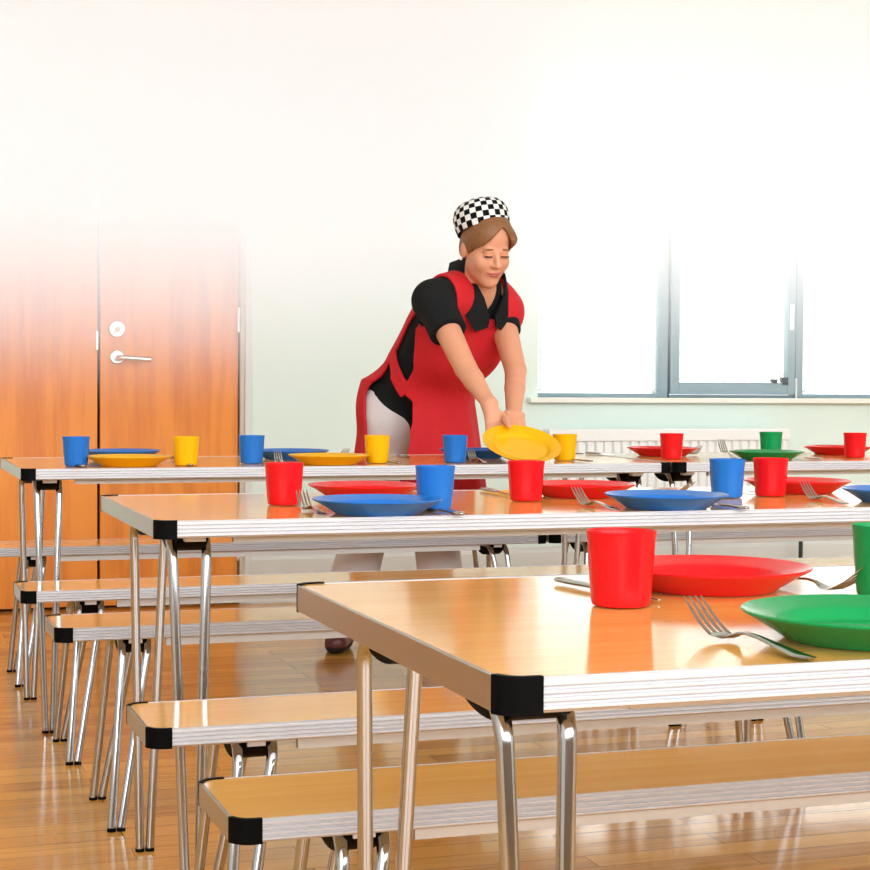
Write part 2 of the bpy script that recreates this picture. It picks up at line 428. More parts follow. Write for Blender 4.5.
def make_folding(name, label, cat, group, L, W, H, th, foot_x, foot_y, tops, rtube, brackets, rail_x, bend, topy):
    root = empty(name, (0, 0, 0), label, cat, group)
    r = .028
    def outline(off, rr):
        out = []
        for cx, cy, a0 in ((r, r, PI), (L - r, r, 1.5 * PI), (L - r, W - r, 0), (r, W - r, .5 * PI)):
            for k in range(7):
                a = a0 + k * PI / 12; out.append((cx + (r - off) * math.cos(a), cy + (r - off) * math.sin(a)))
        return out
    bm = bmesh.new(); prism(bm, outline(.004, r), H - th + .0045, H - .0006)
    from_bm('tabletop' if cat == 'table' else 'seat', bm, M['laminate'], root)
    bm = bmesh.new(); prism(bm, outline(.008, r), H - th + .001, H - th + .0045)
    from_bm('underside', bm, M['wall_in'], root)
    # ribbed aluminium edging, one strip for each side
    pr = rib_profile(th); flat = [(-.0005, 0), (.0042, 0), (.0045, .0006), (.0045, th - .0006), (.0042, th), (-.0005, th)]
    e = r + .008
    for side in range(4):
        bm = bmesh.new()
        if side == 0: ring = lambda x: [(x, .006 - o - .002, H - th + z) for o, z in pr]; a, b = e, L - e
        if side == 1: ring = lambda x: [(x, W - .006 + o + .002, H - th + z) for o, z in pr]; a, b = e, L - e
        if side == 2: ring = lambda y: [(.006 - o - .002, y, H - th + z) for o, z in flat]; a, b = r * .72, W - r * .72
        if side == 3: ring = lambda y: [(L - .006 + o + .002, y, H - th + z) for o, z in flat]; a, b = r * .72, W - r * .72
        loft(bm, [ring(a), ring(b)]); from_bm('edging_strip', bm, M['alu'] if side < 2 else M['alu_end'], root, bevel=.0004)
    # black corner caps
    for sx in (0, 1):
        for sy in (0, 1):
            bm = bmesh.new(); out = []; inn = []
            for k in range(0, 8):
                kk = min(max(k, 0), 6); a = PI + .26 + kk * (PI / 2 - .26) / 6
                ox = ((e + .0) if k == 7 else None)
                pt = (r + (r + .0022) * math.cos(a), r + (r + .0022) * math.sin(a))
                qt = (r + (r - .0050) * math.cos(a), r + (r - .0050) * math.sin(a))
                if k == 7: pt = (e + .002, pt[1]); qt = (e + .002, qt[1])
                out.append(pt); inn.append(qt)
            pl = out + inn[::-1]
            pl = [(L - x if sx else x, W - y if sy else y) for x, y in pl]
            prism(bm, pl, H - th - .0015, H + .0012); from_bm('corner_cap', bm, M['black'], root, smooth=30)
    # underframe rails
    for y in ((.075, W - .089) if cat == 'table' else (.03, W - .044)):
        bm = bmesh.new(); box(bm, rail_x, L - rail_x, y, y + .014, H - th - (.0165 if cat == 'table' else .021), H - th + .004); from_bm('underframe_rail', bm, M['alu_dull'], root)
    zt = H - th - rtube + .003
    for s in (0, 1):
        fx = (lambda x: L - x) if s else (lambda x: x)
        for k in (0, 1):
            xf = foot_x + (-1, 1)[k] * (rtube + .0012); xt = tops[k]
            ybend = topy
            P = [(fx(xf), foot_y, .008), (fx(xt), topy, zt), (fx(xt), W - topy, zt), (fx(xf), W - foot_y, .008)]
            bm = bmesh.new(); tube(bm, arc_path(P, bend, 7), rtube, 14)
            lg = from_bm('leg_frame', bm, M['chrome'], root, smooth=60)
            for yy in (foot_y, W - foot_y):
                bm = bmesh.new(); tube(bm, [Vector((fx(xf), yy, 0.0)), Vector((fx(xf), yy, .007))], rtube + .0006, 14); from_bm('foot_cap', bm, M['black'], lg, smooth=60)
        for (yc, hl, dp) in brackets:
            bm = bmesh.new(); xa, xb = sorted((fx(tops[0] + .004), fx(tops[1] - .004)))
            out = [(yc + hl * math.cos(PI + k * PI / 16), H - th + .003 + min(0, -.004 + dp * math.sin(PI + k * PI / 16))) for k in range(17)]
            loft(bm, [[(x, y, z) for y, z in out] for x in (xa, (xa + xb) / 2, xb)])
            from_bm('folding_bracket', bm, M['black'], root, smooth=50)
        for yy in ((.07, .095), (W - .095, W - .07)) if cat == 'table' else ((.03, .05), (W - .05, W - .03)):
            bm = bmesh.new(); xa, xb = sorted((fx(tops[0] + .014), fx(tops[1] - .014))); box(bm, xa, xb, yy[0], yy[1], H - th - .013, H - th + .002); from_bm('latch', bm, M['latch'], root)
    return root

TL, TW, TH = 1.985, .7075, .7523
BL, BWD, BH = 1.990, .236, .4499
table = make_folding('folding_table', '', 'table', 'folding dining tables', TL, TW, TH, .031, .0830, .086, (.052, .117), .0093,
                     [(.185, .09, .038), (TW - .185, .09, .038)], .155, .05, .130)
bench = make_folding('bench', '', 'bench', 'low benches beside the tables', BL, BWD, BH, .030, .1286, -.034, (.152, .210), .0093,
                     [(BWD / 2, .085, .045)], .25, .045, .028)
TABS = [((.514, 1.3345), 'nearest wooden folding table, with the green plate and a red cup and plate'),
        ((.5085, 3.0084), 'middle wooden folding table, with blue plates, blue and red cups and red plates'),
        ((.4503, 4.8475), 'back folding table whose end stands before the doors, with blue and yellow tableware'),
        ((.4503 + TL + .014, 4.853), 'back folding table before the radiator, with red and green cups and plates')]
for i, ((x, y), lab) in enumerate(TABS):
    o = table if i == 0 else dup(table)
    o.location = (x, y, 0); o['label'] = lab
BENS = [((.4516, 2.0998), 'wooden bench half tucked under the far side of the nearest table'),
        ((.4435, 2.6906), 'wooden bench just in front of the middle table, seat seen behind the nearest bench'),
        ((.4293, 3.8439), 'wooden bench directly behind the middle table, black corner cap by its legs'),
        ((.4209, 4.5415), 'wooden bench in front of the back table that has yellow plates'),
        ((.3989, 5.7399), 'wooden bench behind the back table, in front of the orange doors and the woman'),
        ((.3989 + BL + .014, 5.7420), 'bench behind the back table that has the green plate, below the radiator'),
        ((.4209 + BL + .014, 4.5435), 'bench before the back table with the green plate, mostly hidden by the big red plate')]
for i, ((x, y), lab) in enumerate(BENS):
    o = bench if i == 0 else dup(bench)
    o.location = (x, y, 0); o['label'] = lab

# ------------------------------------------------------------------ tableware
def cup_mesh(col):
    bm = bmesh.new(); h = .0845; g = 1.05
    def rm(r, z, a):
        if z < .074 and z > .006 and r > .026: return r * (1 + .010 * math.cos(11 * a) * min(1, (z - .006) / .01) * min(1, (.074 - z) / .008))
        return r
    prof = [(.001, .0), (.028, .0), (.0305, .0015), (.0318, .006), (.0327, .018), (.0336, .032), (.0345, .046), (.0352, .058), (.0359, .072), (.0364, .077), (.0372, .083), (.0372, .0865), (.0365, h), (.0352, h - .0008), (.0344, .08), (.0335, .055), (.031, .012), (.028, .007), (.001, .006)]
    prof = [(r * g, z * .966) for r, z in prof]; vs = lathe(bm, prof, 66, rm); bm.faces.new(vs[0]); bm.faces.new(vs[-1])
    o = from_bm('cup', bm, M[col], smooth=35)
    return o
def plate_mesh(col, name='plate'):
    bm = bmesh.new()
    prof = [(.001, .003), (.060, .003), (.066, .0), (.080, .0), (.084, .003), (.095, .010), (.112, .0205), (.1195, .0240), (.1225, .0262), (.1228, .0278), (.1215, .0286), (.118, .0275), (.104, .0225), (.092, .0195), (.0885, .0175), (.0835, .0100), (.080, .0078), (.075, .0070), (.001, .0068)]
    vs = lathe(bm, prof, 72); bm.faces.new(vs[0]); bm.faces.new(vs[-1])
    return from_bm(name, bm, M[col], smooth=28)
def strip(bm, sta):
    """a flat bar along y through stations (x-centre, y, z, half width, thickness)"""
    loft(bm, [[(x - w, y, z), (x - w * .6, y, z - t * .5), (x + w * .6, y, z - t * .5), (x + w, y, z), (x + w * .6, y, z + t * .5), (x - w * .6, y, z + t * .5)] for x, y, z, w, t in sta])
def fork_parts():
    root = bpy.data.objects.new('fork', None); COL.objects.link(root)
    bm = bmesh.new()
    strip(bm, [(0, 0, .0032, .004, .0025), (0, .004, .0030, .0085, .003), (0, .02, .0035, .0098, .003), (0, .05, .0065, .0068, .003), (0, .085, .0105, .0042, .003), (0, .105, .0115, .0036, .003), (0, .118, .0095, .0040, .003), (0, .126, .0062, .0075, .0028), (0, .136, .0036, .0120, .0025), (0, .146, .0035, .0130, .0022), (0, .1535, .0052, .0128, .002)])
    from_bm('handle', bm, M['steel'], root, smooth=60)
    for k in range(4):
        bm = bmesh.new(); x = -.0105 + .007 * k
        strip(bm, [(x, .151, .0045, .0026, .002), (x, .162, .0090, .0024, .002), (x * .98, .174, .0150, .0023, .002), (x * .96, .186, .0230, .0020, .0018), (x * .95, .197, .0310, .0014, .0014), (x * .95, .203, .0355, .0006, .0008)])
        from_bm('tine', bm, M['steel'], root, smooth=60)
    return root
def knife_parts():
    root = bpy.data.objects.new('knife', None); COL.objects.link(root)
    bm = bmesh.new()
    strip(bm, [(0, 0, .0045, .004, .004), (0, .004, .0045, .0085, .0055), (0, .03, .0048, .0095, .006), (0, .07, .0048, .0075, .0055), (0, .098, .0045, .0062, .005), (0, .104, .0045, .0062, .005)])
    from_bm('handle', bm, M['steel'], root, smooth=60)
    bm = bmesh.new()
    strip(bm, [(0, .102, .0045, .0062, .004), (.0006, .112, .0042, .0085, .0022), (.001, .16, .0038, .0094, .0016), (.0005, .195, .0032, .0088, .0014), (-.002, .208, .003, .006, .0012), (-.005, .214, .003, .002, .001)])
    from_bm('blade', bm, M['steel'], root, smooth=60)
    return root
PRO = {}
def place(kind, col, x, y, label, group, rz=0., z=TH + .0004, tilt=None, cat=None):
    key = (kind, col)
    if key not in PRO:
        o = {'cup': lambda: cup_mesh(col), 'plate': lambda: plate_mesh(col), 'fork': fork_parts, 'knife': knife_parts}[kind]()
        PRO[key] = o
    else: o = dup(PRO[key])
    o.location = (x, y, z); o.rotation_euler = (0, 0, rz)
    if tilt: o.rotation_euler = (tilt[0], tilt[1], rz)
    return tag(o, label, cat or kind, group)

GC, GP, GF, GK = 'plastic cups on the tables', 'plastic plates on the tables', 'forks laid on the tables', 'knives laid on the tables'
def cup(col, x, y, lab): place('cup', col, x + .0105, y, lab, GC, rz=random.uniform(0, 1))
def plate(col, x, y, lab): place('plate', col, x, y, lab, GP)
def fork(x, y, deg, lab, **k): return place('fork', '', x, y, lab, GF, math.radians(deg), **k)
def knife(x, y, deg, lab): place('knife', '', x, y, lab, GK, math.radians(deg))

# nearest table
cup('red', .803, 1.742, 'large red cup on the nearest table, in front of the big red plate')
cup('green', 1.140, 1.735, 'green cup on the nearest table at the photo edge, above the green plate')
plate('red', .983, 1.856, 'red plate on the nearest table, behind the large red cup')
plate('green', .939, 1.444, 'green plate at the front edge of the nearest table')
fork(.811, 1.336, 4, 'steel fork on the nearest table, left of the green plate, tines up')
fork(1.075, 1.925, 194, 'steel fork beside the red plate on the nearest table, tines next to the green cup')
knife(.830, 1.962, 188, 'steel knife on the nearest table, handle showing left of the large red cup')
# middle table
cup('red', .813, 3.350, 'red cup nearest the free end of the middle table')
cup('blue', 1.073, 3.178, 'light blue cup on the middle table behind the first blue plate from the free end')
cup('red', 1.331, 3.345, 'red cup on the middle table directly in front of the held yellow plate')
cup('blue', 1.803, 3.345, 'blue cup on the middle table, between two red cups, behind the second blue plate')
cup('red', 1.921, 3.364, 'red cup on the middle table just below the small green cup')
plate('red', 1.044, 3.523, 'red plate on the middle table, partly hidden behind the first blue cup')
plate('red', 1.512, 3.454, 'red plate behind the middle table cup that stands under the held plate')
plate('red', 2.061, 3.469, 'red plate on the middle table next to the red cup below the small green cup')
plate('blue', .939, 3.088, 'blue plate on the middle table nearest its free end')
plate('blue', 1.539, 3.088, 'blue plate at the middle table front, right of the cup under the held plate')
plate('blue', 2.112, 3.135, 'blue plate on the middle table cut by the photo edge')
fork(.822, 3.045, -3, 'steel fork beside the blue plate nearest the free end of the middle table')
fork(1.404, 3.025, 0, 'steel fork on the middle table, left of its second blue plate')
fork(1.940, 3.070, -6, 'steel fork on the middle table, left of the blue plate at the photo edge')
fork(1.640, 3.520, 205, 'steel fork with only its tines showing behind the second blue plate of the middle table')
knife(1.072, 2.985, 4, 'steel knife sticking out right of the blue plate nearest the free end')
knife(1.664, 2.985, 0, 'steel knife right of the second blue plate, below the blue cup of the middle table')
knife(1.372, 3.690, 178, 'steel knife showing left of the middle red cup below the held yellow plate')
knife(1.960, 3.675, 176, 'steel knife showing between the blue cup and the red cup below the green cup')
# back table by the doors
for k, (c, x, y, lab) in enumerate([
        ('blue', .606, 5.00, 'blue cup nearest the free end of the back table, before the orange doors'),
        ('yellow', .917, 4.968, 'yellow cup on the back table in front of the orange door with the handle'),
        ('blue', 1.130, 5.049, 'blue cup on the back table in front of the door casing'),
        ('yellow', 1.510, 5.008, 'yellow cup on the back table in front of the white trousers'),
        ('blue', 1.756, 4.993, 'blue cup on the back table in front of the red tabard'),
        ('yellow', 2.148, 5.054, 'yellow cup partly hidden behind the held yellow plate'),
        ('red', 2.542, 5.087, 'small red cup in front of the radiator where the two back tables meet'),
        ('green', 2.975, 5.200, 'small green cup on the back table'),
        ('red', 3.226, 5.074, 'small red cup on the back table at the photo edge')]):
    cup(c, x, y, lab)
plate('blue', .805, 5.400, 'blue plate on the back table before the orange doors, behind a yellow plate')
plate('yellow', .766, 4.990, 'yellow plate on the back table before the orange doors')
plate('blue', 1.330, 5.330, 'blue plate on the back table before the pale wall, behind a yellow plate')
plate('yellow', 1.360, 4.972, 'yellow plate on the back table, left of the yellow cup before the white trousers')
plate('blue', 1.950, 5.300, 'blue plate on the back table, mostly hidden behind the held yellow plate')
plate('red', 2.640, 5.330, 'red plate behind the small red cup in front of the radiator')
plate('green', 2.850, 4.990, 'green plate on the back table below the small green cup')
plate('red', 3.330, 5.330, 'red plate on the back table behind the red cup at the photo edge')
fork(.930, 5.480, 192, 'fork with its tines showing left of the yellow cup before the orange doors')
fork(1.470, 5.440, 186, 'fork with its tines showing left of the yellow cup before the white trousers')
fork(1.205, 4.905, -8, 'fork lying right of the blue cup in front of the door casing')
fork(1.830, 4.905, -8, 'fork lying right of the blue cup in front of the red tabard')
fork(2.690, 4.905, -14, 'fork on the back table leaning on the green plate, tines raised', tilt=(.14, 0))
fork(2.780, 5.500, 176, 'fork at the right of the red plate in front of the radiator')
knife(.625, 4.900, 6, 'knife at the foot of the blue cup before the orange doors')
knife(.930, 4.900, -3, 'knife at the foot of the yellow cup before the orange door with the handle')
knife(1.560, 4.900, 4, 'knife at the foot of the yellow cup before the white trousers')
knife(2.190, 4.910, 8, 'knife right of the yellow cup that stands behind the held plate')
knife(1.745, 5.510, 172, 'knife on the far side of the back table by the red tabard')
knife(2.440, 5.520, 186, 'knife on the back table, left of the small red cup before the radiator')
knife(3.010, 4.915, -2, 'knife right of the green plate on the back table')
knife(3.190, 5.510, 178, 'knife left of the red plate at the photo edge of the back table')

# ------------------------------------------------------------------ person
CT, ST = math.cos(T), math.sin(T)
def W3(p):
    """from (across, depth, height) seen along the hall to world"""
    x, d, z = p; return np.array((x * CT + d * ST, -x * ST + d * CT, z))
def WV(p): return W3(p)
ORG = np.array((*W3((-.13, 6.40, 0))[:2], 0.))
def n3(v): return np.array(v, float) / np.linalg.norm(v)

class Field:
    def __init__(s, lo, hi, res):
        s.lo = np.array(lo, float); s.res = res
        s.n = np.ceil((np.array(hi) - s.lo) / res).astype(int) + 1
        s.f = np.full(s.n, 1e3, np.float32)
    def grid(s, a, b):
        return np.meshgrid(*[(s.lo[i] + s.res * np.arange(a[i], b[i])).astype(np.float32) for i in range(3)], indexing='ij')
    def add(s, fn, lo, hi, k=.0, sub=False):
        m = k + .03
        a = np.clip(np.floor((np.array(lo) - m - s.lo) / s.res).astype(int), 0, s.n); b = np.clip(np.ceil((np.array(hi) + m - s.lo) / s.res).astype(int) + 1, 0, s.n)
        if (b <= a).any(): return
        sl = tuple(slice(a[i], b[i]) for i in range(3))
        d = fn(*s.grid(a, b)); o = s.f[sl]
        if sub: s.f[sl] = np.maximum(o, -d); return
        if k > 0:
            h = np.clip(.5 + .5 * (o - d) / k, 0, 1); r = o * (1 - h) + d * h - k * h * (1 - h)
            s.f[sl] = np.where(o > 100, d, r)
        else: s.f[sl] = np.minimum(o, d)
    def cone(s, a, b, ra, rb, k=.02):
        a = np.array(a, float); b = np.array(b, float); ba = b - a; L2 = ba @ ba; r = max(ra, rb)
        def fn(X, Y, Z):
            t = np.clip(((X - a[0]) * ba[0] + (Y - a[1]) * ba[1] + (Z - a[2]) * ba[2]) / L2, 0, 1)
            return np.sqrt((X - a[0] - t * ba[0]) ** 2 + (Y - a[1] - t * ba[1]) ** 2 + (Z - a[2] - t * ba[2]) ** 2) - (ra + (rb - ra) * t)
        s.add(fn, np.minimum(a, b) - r, np.maximum(a, b) + r, k)
    def ell(s, c, axes, rad, k=.02, sub=False):
        c = np.array(c, float); r = max(rad)
        def fn(X, Y, Z):
            q = [((X - c[0]) * e[0] + (Y - c[1]) * e[1] + (Z - c[2]) * e[2]) for e in axes]
            k0 = np.sqrt(sum((q[i] / rad[i]) ** 2 for i in range(3))) + 1e-6
            k1 = np.sqrt(sum((q[i] / rad[i] ** 2) ** 2 for i in range(3))) + 1e-6
            return k0 * (k0 - 1) / k1
        s.add(fn, c - r, c + r, k, sub)
    def all(s): return s.grid((0, 0, 0), s.n)
    def mesh(s, name, mats, parent=None, smooth_it=2, pick=None):
        f = s.f; s_ = f < 0
        cnt = sum(s_[i:s_.shape[0] - 1 + i, j:s_.shape[1] - 1 + j, k:s_.shape[2] - 1 + k].astype(np.int8) for i in (0, 1) for j in (0, 1) for k in (0, 1))
        idx = np.argwhere((cnt > 0) & (cnt < 8))
        vid = np.full(cnt.shape, -1, np.int32); vid[tuple(idx.T)] = np.arange(len(idx))
        acc = np.zeros((len(idx), 3)); num = np.zeros(len(idx))
        for ax in range(3):
            o1, o2 = [q for q in range(3) if q != ax]
            for p in (0, 1):
                for q in (0, 1):
                    A = idx.copy(); A[:, o1] += p; A[:, o2] += q; B = A.copy(); B[:, ax] += 1
                    fa = f[tuple(A.T)].astype(float); fb = f[tuple(B.T)].astype(float); m = (fa < 0) != (fb < 0)
                    t = np.where(m, fa / np.where(m, fa - fb, 1), 0); t = np.clip(t, 0, 1)
                    P = A.astype(float); P[:, ax] += t; acc[m] += P[m]; num[m] += 1
        V = s.lo + s.res * acc / num[:, None]
        faces = []
        for ax in range(3):
            o1, o2 = (ax + 1) % 3, (ax + 2) % 3
            sa = np.take(s_, range(0, s_.shape[ax] - 1), ax); sb = np.take(s_, range(1, s_.shape[ax]), ax)
            e = np.argwhere(sa != sb); e = e[(e[:, o1] > 0) & (e[:, o2] > 0) & (e[:, o1] < s_.shape[o1] - 1) & (e[:, o2] < s_.shape[o2] - 1)]
            ins = sa[tuple(e.T)]
            q = []
            for d1, d2 in ((1, 1), (0, 1), (0, 0), (1, 0)):
                c = e.copy(); c[:, o1] -= d1; c[:, o2] -= d2; q.append(vid[tuple(c.T)])
            q = np.stack(q, 1); q[~ins] = q[~ins][:, ::-1]; faces.append(q)
        F = np.concatenate(faces)
        # a little smoothing along the edges
        E = np.concatenate([F[:, [i, (i + 1) % 4]] for i in range(4)])
        for _ in range(smooth_it):
            S = np.zeros_like(V); C = np.zeros(len(V))
            np.add.at(S, E[:, 0], V[E[:, 1]]); np.add.at(C, E[:, 0], 1); np.add.at(S, E[:, 1], V[E[:, 0]]); np.add.at(C, E[:, 1], 1)
            V = V * .5 + .5 * S / np.maximum(C, 1)[:, None]
        me = bpy.data.meshes.new(name); me.from_pydata((V - ORG).tolist(), [], F.tolist()); me.validate()
        for p in me.polygons: p.use_smooth = True
        o = link(name, me, mats, parent)
        if pick is not None:
            cen = np.array([p.center for p in me.polygons]) + ORG
            for p, mi in zip(me.polygons, pick(cen)): p.material_index = int(mi)
        return o

# joints, in (across, depth, height)
J = {k: W3(v) for k, v in dict(
    P=(-.105, 6.25, .92), N=(.152, 5.93, 1.33), C=(.168, 5.82, 1.457),
    RS=(-.008, 5.80, 1.272), RE=(.098, 5.60, 1.045), RW=(.172, 5.455, .930),
    LS=(.224, 6.05, 1.250), LE=(.272, 5.84, 1.040), LW=(.254, 5.60, .868),
    RH=(-.175, 6.20, .87), LH=(-.040, 6.32, .87), RK=(-.235, 6.37, .50), LK=(.0, 6.43, .50), RA=(-.352, 6.43, .085), LA=(.04, 6.55, .095)).items()}
FWD = n3(WV((.67, -.74, 0))); LAT = n3(WV((-.74, -.67, 0))); UP = np.array((0, 0, 1.))
AX = n3(J['N'] - J['P']); LAT = n3(LAT - AX * (LAT @ AX)); FR = n3(np.cross(LAT, AX)); 
if FR @ FWD < 0: FR = -FR
TL_ = np.linalg.norm(J['N'] - J['P'])
def tp(a, l=0., f=0.): return J['P'] + AX * a * TL_ + LAT * l + FR * f

def torso(F, g, sh=True):
    """torso shapes grown by g"""
    tri = (LAT, AX, FR)
    F.ell(tp(-.02), (LAT, UP, FWD), (.160 + g, .130 + g, .120 + g), 0)
    F.ell(tp(.32), tri, (.140 + g, .185 + g, .108 + g), .06)
    F.ell(tp(.66), tri, (.162 + g, .190 + g, .108 + g), .06)
    for s in (-1, 1): F.ell(tp(.58, s * .07, .075), tri, (.066 + g, .075 + g, .062 + g), .04)
    if sh:
        for s, j in ((1, 'RS'), (-1, 'LS')): F.cone(tp(.93, s * .05, -.01), J[j], .055 + g, .056 + g, .05)

# head frame
HF = n3(WV((.40, -.82, -.40))); HU = n3(UP - HF * (UP @ HF)); HU = n3(HU + .04 * WV((-1, 0, 0))); HF = n3(HF - HU * (HF @ HU))
HL = n3(np.cross(HU, HF))            # towards the woman's left
if HL @ WV((1, 0, 0)) < 0: HL = -HL
HS = .98
def hp(l, f, u): return J['C'] + (HL * l + HF * f + HU * u) * HS
HT = (HL, HF, HU)
def hr_(*r): return tuple(q * HS for q in r)

def digit(F, pts, r0, r1, k=.008):
    for i in range(len(pts) - 1):
        n = len(pts) - 1; F.cone(pts[i], pts[i + 1], r0 + (r1 - r0) * i / n, r0 + (r1 - r0) * (i + 1) / n, k)

allp = np.array(list(J.values()))
body = Field(allp.min(0) - .26, allp.max(0) + .26, .0042)
torso(body, 0)
body.cone(J['N'] - AX * .03, hp(0, -.02, -.07), .060, .050, .03)
# head
body.ell(hp(0, -.012, .035), HT, hr_(.078, .097, .095), .02)
body.ell(hp(0, .025, -.045), HT, hr_(.066, .066, .080), .03)
body.ell(hp(0, .064, -.108), HT, hr_(.024, .022, .020), .03)
for s in (-1, 1):
    body.ell(hp(s * .036, .060, -.035), HT, hr_(.027, .025, .026), .02)
    body.ell(hp(s * .030, .080, .012), HT, hr_(.022, .010, .008), .01)
    body.ell(hp(s * .077, -.012, -.015), HT, hr_(.010, .020, .031), .008)
body.cone(hp(0, .088, .004), hp(0, .108, -.034), .007, .0105, .012)
for s in (-1, 1): body.ell(hp(s * .010, .096, -.038), HT, hr_(.009, .010, .007), .006)
for s in (-1, 1): body.ell(hp(s * .031, .098, -.002), HT, hr_(.016, .012, .008), .0, sub=True)
for s in (-1, 1): body.ell(hp(s * .031, .080, -.003), HT, hr_(.015, .011, .0105), .004)
body.ell(hp(0, .086, -.068), HT, hr_(.022, .010, .012), .01)
# arms
for s in 'RL':
    body.cone(J[s + 'S'], J[s + 'E'], .049, .037, .012)
    e, w_ = J[s + 'E'], J[s + 'W']; mid = e * .65 + w_ * .35
    body.cone(e, mid, .037, .0345, .006); body.cone(mid, w_, .0345, .0225, .006)
    body.cone(tp(.95, (.05 if s == 'R' else -.05)), J[s + 'S'], .055, .052, .04)
    body.cone(J[s + 'H'], J[s + 'K'], .085, .058, .05)
    body.cone(J[s + 'K'], J[s + 'A'], .056, .036, .03)
    body.cone(J[s + 'A'], J[s + 'A'] + WV((-.01, -.11, -.045)), .036, .026, .03)
# right hand: thumb over the rim, four fingers curled beneath it
PC = W3((.268, 5.300, .813)); PN = n3(WV((.127, -.41, .90)))
def onplate(x, d, lift=0.):
    p = W3((x, d, 0)); z = PC[2] - (PN[0] * (p[0] - PC[0]) + PN[1] * (p[1] - PC[1])) / PN[2]
    return np.array((p[0], p[1], z)) + PN * lift
wr = J['RW']
kn = [W3(q) for q in ((.203, 5.428, .882), (.190, 5.421, .876), (.178, 5.417, .873), (.167, 5.416, .873))]
for q in kn: body.cone(wr, q, .022, .0105, .012)
tips = [(.232, 5.355), (.214, 5.345), (.197, 5.350), (.183, 5.362)]
for i, (q, tpx) in enumerate(zip(kn, tips)):
    r = (.0092, .0095, .0090, .0080)[i]
    t1 = onplate(tpx[0], tpx[1], -.041); m1 = onplate(q_x := tpx[0] * .45 + (.203, .190, .178, .167)[i] * .55 - .004, 5.406 - .002 * i, -.034)
    digit(body, [q, m1, (m1 + t1) / 2 - np.array((0, 0, .003)), t1], r + .001, r - .0015, .006)
th0 = wr * .5 + kn[0] * .5
digit(body, [th0, W3((.2145, 5.432, .893)), onplate(.222, 5.400, .016), onplate(.229, 5.372, .0135)], .0140, .0088, .008)
# left hand: flat under the far rim
wl = J['LW']
kl = [onplate(x, 5.505, -.012) for x in (.232, .247, .262, .277)]
for q in kl: body.cone(wl, q, .022, .0115, .014)
for i, (q, x) in enumerate(zip(kl, (.234, .252, .270, .288))):
    L_ = (.105, .115, .11, .09)[i]
    digit(body, [q, onplate(x, 5.505 - L_ * .55, -.034), onplate(x + .002, 5.505 - L_, -.041)], .0102, .0078, .006)
digit(body, [wl * .5 + kl[0] * .5, W3((.224, 5.535, .860)), onplate(.218, 5.470, -.036), onplate(.226, 5.435, -.036)], .0135, .0088, .008)
person = body.mesh('person', [M['skin']], None, 2)
person.location = ORG
tag(person, 'woman in checked cap, black shirt and red tabard leaning over with a yellow plate', 'person')

# eyes, brows, lips, earring
def blob(name, c, axes, rad, m, res=.0012):
    F = Field(np.array(c) - max(rad) - .006, np.array(c) + max(rad) + .006, res); F.ell(c, axes, rad, 0)
    return F.mesh(name, [m], person, 1)
for s in (-1, 1):
    tl = n3(HL + HU * (-.10 * s)); e = blob('eye', hp(s * .031, .0845, -.0065), (tl, HF, HU), hr_(.0125, .0075, .0035), M['eyewhite'])
    blob('eyelash', hp(s * .0315, .0885, -.0065), (tl, HF, HU), hr_(.0175, .006, .0026), M['lash'])
    tb = n3(HL + HU * (-.06 * s)); blob('eyebrow', hp(s * .032, .0875, .0185), (tb, HF, n3(np.cross(tb, HF))), hr_(.0165, .006, .0028), M['brow'])
blob('lips', hp(0, .0945, -.0645), HT, hr_(.0225, .0055, .0034), M['lip']); blob('lips', hp(0, .0935, -.0715), HT, hr_(.0190, .0058, .0042), M['lip'])
for s in (-1, 1): blob('lips', hp(s * .0205, .0905, -.0640), HT, hr_(.0065, .005, .0026), M['lip'])
blob('earring', hp(-.086, -.006, -.047), HT, hr_(.005, .005, .005), M['pearl'])

HA = n3(WV((-.20, .17, .95))); HXa = n3(WV((1, 0, 0)) - HA * (WV((1, 0, 0)) @ HA)); HYa = np.cross(HA, HXa)
hc = W3((.160, 5.836, 1.512))
# hair
H = Field(J['C'] - .2, J['C'] + .2, .0036)
H.ell(hp(0, -.006, .033), HT, hr_(.086, .104, .103), 0)
H.ell(hp(0, -.06, -.03), HT, hr_(.066, .050, .060), .03)
H.ell(hp(.064, .040, .046), HT, hr_(.020, .044, .026), .02)
X, Y, Z = H.all(); rel = np.stack([X - J['C'][0], Y - J['C'][1], Z - J['C'][2]], -1)
l = rel @ HL / HS; f = rel @ HF / HS; u = rel @ HU / HS
wd = .069 * np.clip((.092 - u) / .085, 0, 1) ** .75
face = np.minimum(wd - np.abs(l - .012 * np.clip(u / .08, 0, 1)), f - .0)
H.f = np.maximum(H.f, face)
H.f = np.maximum(H.f, -.058 - u + .5 * np.clip(f, 0, .1))
cut_ = (X - hc[0]) * HA[0] + (Y - hc[1]) * HA[1] + (Z - hc[2]) * HA[2] - .012
H.f = np.maximum(H.f, cut_)
H.mesh('hair', [M['hair']], person, 2)

